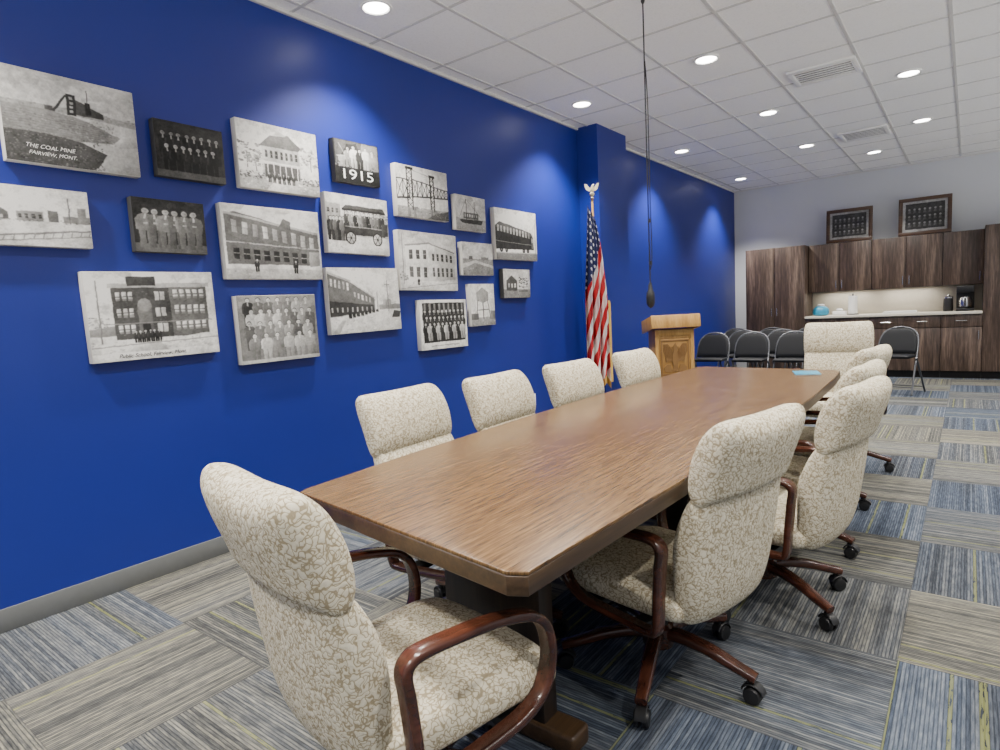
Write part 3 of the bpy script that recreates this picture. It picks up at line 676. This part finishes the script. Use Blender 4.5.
for s in (1,-1):
    pts=[(0,.035),(.03,.055),(.055,.085),(.075,.09),(.07,.06),(.058,.035),(.04,.02),(.012,.012)]
    loft(bm,[[b0+Vector((a*s*.8,y+a*s*.45,h)) for a,h in pts] for y in (-.004,.004)])
finish(bm,'eagle_finial',SILV,e)
bm=bmesh.new(); uvl=bm.loops.layers.uv.new('UVMap'); NC,NRw=84,48; ct=Vector((.79,.61,0)); cn=Vector((.61,-.79,0))
G=[]
for r in range(NRw+1):
    t=r/NRw; row=[]
    W=.06+.20*min(1,t*1.9)**.8*(1-.22*t); A=.018+.030*min(1,t*2)
    for c in range(NC+1):
        s=c/NC; off=s*W-.06-.07*min(1,t*2)+.02*t
        d=A*math.sin(s*2*pi*3.4+t*4.2)+.35*A*math.sin(s*2*pi*7+t*2)
        zz=2.2-1.64*t-(.12*s*(1-t))+.045*math.sin(s*2*pi*1.5)*t-.06*s*t
        q=ct*off+cn*(d+.045)+Vector((-.012*1,0,zz)); row.append(bm.verts.new(q))
    G.append(row)
for r in range(NRw):
    for c in range(NC):
        f=bm.faces.new((G[r][c],G[r][c+1],G[r+1][c+1],G[r+1][c]))
        for l,(cc,rr) in zip(f.loops,((c,r),(c+1,r),(c+1,r+1),(c,r+1))): l[uvl].uv=(cc/NC,rr/NRw)
fl=finish(bm,'flag_cloth',FLAGM,e,True,angle=80)
bm=bmesh.new(); rows=[]
for k,(dz) in enumerate((0,-.07)):
    rows.append([bm.verts.new(Vector(fl.data.vertices[NRw*(NC+1)+c].co)+Vector((0,0,dz+.003))+cn*(.004)) for c in range(NC+1)])
for c in range(NC): bm.faces.new((rows[0][c],rows[0][c+1],rows[1][c+1],rows[1][c]))
ed=[[bm.verts.new(Vector(fl.data.vertices[r*(NC+1)+NC].co)+ct*k*.022+cn*.003) for r in range(NRw//2,NRw+1)] for k in (0,1)]
for r in range(len(ed[0])-1): bm.faces.new((ed[0][r],ed[1][r],ed[1][r+1],ed[0][r+1]))
finish(bm,'gold_fringe',GOLD,e)

# ------------------------------------------------------------------ podium
e=empty('podium',(.79,6.02,0),math.atan2(.62,.78),'honey-oak lectern with carved emblem on its front','podium')
bm=bmesh.new(); bbox(bm,(-.21,-.17,0),(.21,.17,.08),.008); finish(bm,'plinth',OAK,e)
bm=bmesh.new(); bbox(bm,(-.185,-.145,.08),(.185,.145,.97),.006)
for x in (-.175,.175): bbox(bm,(x-.02,-.157,.08),(x+.02,-.14,.97),.004)
bbox(bm,(-.16,-.157,.91),(.16,-.14,.97),.004); bbox(bm,(-.16,-.157,.08),(.16,-.14,.16),.004)
finish(bm,'body',OAK,e)
bm=bmesh.new(); R=Matrix.Translation((0,0,1.05))@Matrix.Rotation(math.radians(-9),4,'X')
bbox(bm,(-.245,-.19,-.02),(.245,.19,.01),.006,2,R); bbox(bm,(-.245,-.21,-.095),(.245,-.185,.035),.006,2,R); bbox(bm,(-.245,-.19,-.095),(-.222,.19,.035),.005,2,R); bbox(bm,(.222,-.19,-.095),(.245,.19,.035),.005,2,R)
finish(bm,'reading_desk',OAK,e)
bm=bmesh.new(); bbox(bm,(-.15,-.156,.50),(.15,-.142,.88),.01); finish(bm,'emblem_panel',simple('golden_oak_panel',(.40,.215,.06),.45),e)
bm=bmesh.new()
def ext(pts,y0,y1): loft(bm,[[Vector((a,y,b)) for a,b in pts] for y in (y0,y1)])
for lo,hi in (((-.14,-.163,.515),(.14,-.154,.528)),((-.14,-.163,.852),(.14,-.154,.865)),((-.14,-.163,.528),(-.128,-.154,.852)),((.128,-.163,.528),(.14,-.154,.852))): bbox(bm,lo,hi,.002)
for s in (-1,1):
    ext([(s*.02,.70),(s*.04,.78),(s*.075,.83),(s*.115,.825),(s*.12,.75),(s*.10,.70),(s*.09,.64),(s*.06,.66),(s*.03,.645)],-.166,-.154)
    for k in range(5): cyl(bm,(s*(.035+.018*k),-.168,.80+.002*k),(s*(.03+.014*k),-.168,.675+.006*k),.0035,n=6)
    ext([(s*.03,.55),(s*.05,.62),(s*.085,.62),(s*.115,.59),(s*.11,.55),(s*.07,.54)],-.164,-.154)
ext([(-.022,.60),(-.034,.70),(-.020,.76),(-.026,.79),(0,.835),(.026,.79),(.020,.76),(.034,.70),(.022,.60)],-.170,-.154)
ext([(-.04,.545),(-.014,.62),(.014,.62),(.04,.545),(.015,.56),(0,.54),(-.015,.56)],-.166,-.154)
finish(bm,'carved_emblem',DKW,e)

# ------------------------------------------------------------------ hanging microphone
e=empty('hanging_microphone',(1.62,3.66,H),0,'black cable microphone hanging from the ceiling','microphone')
bm=bmesh.new(); revolve(bm,[(.006,-.02),(.009,-.014),(.012,-.006),(.012,-.001)]); finish(bm,'ceiling_cap',BLACK,e)
bm=bmesh.new(); cyl(bm,(0,0,-.02),(0,0,-1.72),.0045,n=8)
sweep(bm,catmull([(.003,.0,-.35),(.014,.0,-.6),(.012,.004,-1.1),(.016,0,-1.5),(.004,0,-1.6)],6),circ(.0035,8),(0,1,0))
for z in (-1.3,-1.56): cyl(bm,(.006,0,z-.012),(.006,0,z+.012),.011,n=10)
finish(bm,'cable',BLACK,e)
bm=bmesh.new(); revolve(bm,[(.006,-1.68),(.012,-1.70),(.016,-1.73),(.024,-1.745),(.027,-1.775),(.026,-1.81),(.018,-1.83),(.004,-1.84)]); finish(bm,'microphone_capsule',BLACK,e)

# ------------------------------------------------------------------ cabinets
YC=10.33; YU=10.58
def handle(bm,x,y,z,L=.12):
    cyl(bm,(x,y-.03,z-L/2),(x,y-.03,z+L/2),.006,n=10)
    for s in (-1,1): cyl(bm,(x,y-.03,z+s*L*.38),(x,y,z+s*L*.38),.004,n=8)
def cabinet(name,x0,x1,z0,z1,yf,nd,lab,toe=False,group=None,drawer=False):
    cx=(x0+x1)/2; e=empty(name,(cx,yf,0),0,lab,'cabinet',group)
    a,b=x0-cx,x1-cx
    bm=bmesh.new(); bbox(bm,(a+.001,.02,z0+(.1 if toe else 0)),(b-.001,YF-yf-.001,z1),.002); finish(bm,'body',CAB,e)
    if toe:
        bm=bmesh.new(); bbox(bm,(a+.001,.08,0),(b-.001,YF-yf-.01,z0+.1)); finish(bm,'toe_kick',TKICK,e,False)
    w=(b-a)/nd; zb=z0+(.105 if toe else .003)
    for k in range(nd):
        dx0,dx1=a+w*k+.004,a+w*(k+1)-.004; zt=z1-.003
        if drawer:
            bm=bmesh.new(); bbox(bm,(dx0,0,z1-.17),(dx1,.02,z1-.003),.002); d=finish(bm,'drawer',CAB,e)
            bm=bmesh.new(); zc=z1-.085; cyl(bm,((dx0+dx1)/2-.06,-.03,zc),((dx0+dx1)/2+.06,-.03,zc),.006,n=10)
            for s in(-1,1): cyl(bm,((dx0+dx1)/2+s*.045,-.03,zc),((dx0+dx1)/2+s*.045,0,zc),.004,n=8)
            finish(bm,'handle',CHROME,d); zt=z1-.178
        bm=bmesh.new(); bbox(bm,(dx0,0,zb),(dx1,.02,zt),.002); d=finish(bm,'door',CAB,e)
        hx=dx1-.035 if k%2==0 else dx0+.035
        hz=1.0 if (z1-z0)>1.5 else (z0+.11 if z0>1 else zt-.10)
        bm=bmesh.new(); handle(bm,hx,0,hz); finish(bm,'handle',CHROME,d)
    return e
cabinet('tall_cabinet',.34,1.21,0,2.0,YC,2,'tall dark walnut storage cabinet with two full-height doors',True)
cabinet('tall_cabinet',3.36,4.24,0,2.03,YC,2,'tall dark walnut cabinet beside the counter end',True)
for i in range(3):
    xs_=[(1.215,2.06),(2.06,2.91),(2.91,3.36)][i]; nd=2 if i<2 else 1
    cabinet('wall_cabinet',xs_[0],xs_[1],1.27,2.0,YU,nd,'dark walnut wall cabinet above the counter',False,'wall cabinets')
    cabinet('base_cabinet',xs_[0],xs_[1],0,.875,YC,nd,'dark walnut base cabinet below the worktop',True,'base cabinets',True)
bm=bmesh.new(); bbox(bm,(1.213,YC-.03,.876),(3.357,YF-.001,.912),.005); o=finish(bm,'worktop',CREAM); tag(o,'cream laminate worktop along the base cabinets','worktop')
bm=bmesh.new(); bbox(bm,(1.213,YF-.012,.913),(3.357,YF-.001,1.268),.002); o=finish(bm,'backsplash',CREAM); tag(o,'cream backsplash panel between worktop and wall cabinets','backsplash')
for x in (1.7,2.5):
    L=bpy.data.lights.new('counter_glow','AREA'); L.shape='RECTANGLE'; L.size=.6; L.size_y=.04; L.energy=2.2; L.color=(1,.92,.8)
    o=bpy.data.objects.new('under_cabinet_lamp',L); o.location=(x,YU+.2,1.262); COL.objects.link(o)
def thing(name,loc,label,cat,group=None,rz=0): return empty(name,loc,rz,label,cat,group)
zt=.913
e=thing('water_jug',(1.40,10.52,zt),'squat blue plastic jug with lid standing on the worktop','jug')
bm=bmesh.new(); revolve(bm,[(.07,0),(.105,.012),(.115,.05),(.11,.10),(.08,.135),(.05,.145)]); finish(bm,'jug_body',TEAL,e)
bm=bmesh.new(); revolve(bm,[(.05,.145),(.052,.17),(.02,.18)]); finish(bm,'lid',WHITE,e)
e=thing('paper_towel_roll',(1.82,10.6,zt),'white paper towel roll standing on the worktop','paper towel')
bm=bmesh.new(); revolve(bm,[(.02,.012),(.06,.012),(.062,.02),(.062,.27),(.058,.28),(.02,.28)]); finish(bm,'paper_roll',PAPER,e)
bm=bmesh.new(); revolve(bm,[(.08,0),(.08,.01),(.01,.012),(.01,.31),(.004,.315)]); finish(bm,'holder',STEEL,e)
e=thing('tissue_box',(1.66,10.5,zt),'small white tissue box lying on the worktop','tissue box')
bm=bmesh.new(); bbox(bm,(-.09,-.05,0),(.09,.05,.06),.004); finish(bm,'carton',PAPER,e)
bm=bmesh.new(); loft(bm,[[Vector((r*math.cos(a)*1.6,r*math.sin(a),z)) for a in [2*pi*i/10 for i in range(10)]] for r,z in ((.02,.058),(.03,.08),(.02,.10))]); finish(bm,'tissue',WHITE,e)
e=thing('coffee_maker',(3.17,10.62,zt),'black and steel drip coffee maker on the worktop','coffee maker')
bm=bmesh.new(); bbox(bm,(-.10,-.14,0),(.10,.14,.035),.008); bbox(bm,(-.10,.05,.03),(.10,.14,.33),.01); bbox(bm,(-.10,-.14,.25),(.10,.14,.345),.015); finish(bm,'housing',BLACK,e)
bm=bmesh.new(); revolve(bm,[(.05,0),(.072,.02),(.075,.09),(.055,.14),(.05,.15)],(0,-.04,.04)); finish(bm,'carafe',CHROME,e)
bm=bmesh.new(); sweep(bm,catmull([(0,-.105,.17),(0,-.145,.16),(0,-.145,.09),(0,-.11,.07)],5),rrect(.012,.02,.004,2),(1,0,0)); finish(bm,'carafe_handle',BLACK,e)
e=thing('canister',(2.98,10.66,zt),'small black coffee canister with steel lid on the worktop','canister')
bm=bmesh.new(); revolve(bm,[(.055,0),(.06,.01),(.055,.17),(.05,.18)]); finish(bm,'canister_body',BLACK,e)
bm=bmesh.new(); revolve(bm,[(.055,.18),(.055,.20),(.02,.21),(.012,.23)]); finish(bm,'lid',CHROME,e)
e=thing('serving_tray',(2.42,10.55,zt),'flat pale serving tray lying on the worktop','tray')
bm=bmesh.new(); bbox(bm,(-.2,-.12,0),(.2,.12,.012),.004); bbox(bm,(-.2,-.12,.01),(.2,-.11,.03),.003); bbox(bm,(-.2,.11,.01),(.2,.12,.03),.003); finish(bm,'tray_body',PAPER,e)

def PF(p):
    p.rect(0,0,1,1,.33)
    p.rect(.07,.09,.93,.91,.07)
    for r in range(3):
        for k in range(7):
            x=.16+k*.113; y=.66-.22*r; p.disc(x,y+.06,.028,.26,10); p.poly([(x-.035,y-.06),(x+.035,y-.06),(x+.02,y+.02),(x-.02,y+.02)],.14)
for x0,x1,z0,z1 in ((1.45,2.06,2.005,2.50),(2.38,3.0,2.005,2.53)):
    w,h=x1-x0,z1-z0
    e=empty('framed_picture',((x0+x1)/2,10.66,(z0+z1)/2),0,'wood-framed group portrait standing on the wall cabinets','framed picture','framed pictures above cabinets')
    e.rotation_euler=(math.radians(-4),0,0)
    bm=bmesh.new(); t=.05
    bbox(bm,(-w/2,-.015,-h/2),(w/2,.015,-h/2+t),.005);bbox(bm,(-w/2,-.015,h/2-t),(w/2,.015,h/2),.005);bbox(bm,(-w/2,-.015,-h/2+t*.9),(-w/2+t,.015,h/2-t*.9),.005);bbox(bm,(w/2-t,-.015,-h/2+t*.9),(w/2,.015,h/2-t*.9),.005)
    finish(bm,'frame',FRAMEW,e)
    bm=bmesh.new(); bbox(bm,(-w/2+.02,-.002,-h/2+.02),(w/2-.02,.01,h/2-.02)); finish(bm,'backing',CANV,e,False)
    o=picmesh(w-2*t+.01,h-2*t+.01,PF,e,0,'group_photo'); o.rotation_euler=(0,0,-pi/2); o.location=(0,-.004,0)

# ------------------------------------------------------------------ folding chairs
def folding():
    e=empty('folding_chair',(.49,8.2,0),0,'black folding chair with grey steel frame standing near the cabinets','chair','black folding chairs')
    bm=bmesh.new()
    a=[(-.225,-.22,.01),(-.215,-.10,.28),(-.208,.02,.50),(-.204,.07,.62),(-.185,.105,.70),(-.14,.13,.755),(-.07,.143,.785),(0,.146,.793),(.07,.143,.785),(.14,.13,.755),(.185,.105,.70),(.204,.07,.62),(.208,.02,.50),(.215,-.10,.28),(.225,-.22,.01)]
    sweep(bm,catmull(a,4),circ(.011,10),(0,.3,.95)); cyl(bm,(-.22,-.18,.10),(.22,-.18,.10),.008,n=8); finish(bm,'front_frame',STEEL,e)
    bm=bmesh.new()
    for s in (-1,1): cyl(bm,(s*.235,.24,.005),(s*.22,-.05,.44),.011,n=10)
    cyl(bm,(-.232,.2,.07),(.232,.2,.07),.008,n=8); finish(bm,'rear_leg',STEEL,e)
    bm=bmesh.new(); rings=[]
    for y,w,t in ((-.22,.34,.01),(-.215,.37,.03),(-.18,.39,.045),(0,.40,.045),(.14,.38,.04),(.17,.35,.02)):
        rings.append([Vector((p,y,.455+q)) for p,q in sup(w/2,t/2,24,4)])
    loft(bm,rings); finish(bm,'seat',VINYL,e,True,angle=60)
    bm=bmesh.new(); rings=[]
    for z,w,t in ((.48,.38,.008),(.485,.40,.02),(.53,.405,.028),(.62,.395,.028),(.68,.37,.026),(.72,.33,.025),(.75,.27,.022),(.768,.20,.014),(.776,.12,.006)):
        yc=.012+(z-.5)*.42; bow=.01
        rings.append([Vector((p,yc+q+bow*(1-(p/.2)**2)-.01,z)) for p,q in sup(w/2,t/2,28,4)])
    loft(bm,rings); finish(bm,'backrest',VINYL,e,True,angle=60)
    return e
fc=folding()
for x,y,r in ((.99,8.2,1),(1.49,8.2,-1),(1.99,8.2,0),(.72,8.75,1),(1.22,8.75,-1),(1.72,8.75,0),(.46,9.3,1),(.96,9.3,0),(1.47,9.3,-1),(2.53,8.75,-12)):
    c=clone(fc); c.location=(x,y,0); c.rotation_euler=(0,0,math.radians(r))

e=thing('booklet',(2.42,4.15,.7535),'teal paper booklet lying on the far end of the table','booklet',rz=.3)
bm=bmesh.new(); bbox(bm,(-.07,-.1,0),(.07,.1,.006),.001); finish(bm,'pages',PAPER,e)
bm=bmesh.new(); bbox(bm,(-.072,-.102,.006),(.072,.102,.0075)); finish(bm,'cover',TEAL,e)

# ------------------------------------------------------------------ world + camera
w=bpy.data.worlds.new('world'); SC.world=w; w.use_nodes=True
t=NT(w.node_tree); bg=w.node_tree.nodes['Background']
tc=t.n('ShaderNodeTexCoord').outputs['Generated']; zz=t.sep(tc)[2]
t.put(bg.inputs[0],t.ramp(t.m('ADD',t.m('MULTIPLY',zz,.5),.5),[(.38,(1.,.97,.93)),(.48,(.13,.135,.15))])); bg.inputs[1].default_value=3.6  # world made brighter below the horizon, added fill to light the ceiling
cam=bpy.data.cameras.new('camera'); cam.lens=36*.61; cam.sensor_width=36; cam.clip_start=.02
co=bpy.data.objects.new('camera',cam); COL.objects.link(co)
Mx=Matrix(((0.79352,-0.02145,0.60817,3.2166),(0.60628,0.11406,-0.78703,0),(-0.05249,0.99324,0.10351,1.2385),(0,0,0,1)))
co.matrix_world=Mx
SC.camera=co
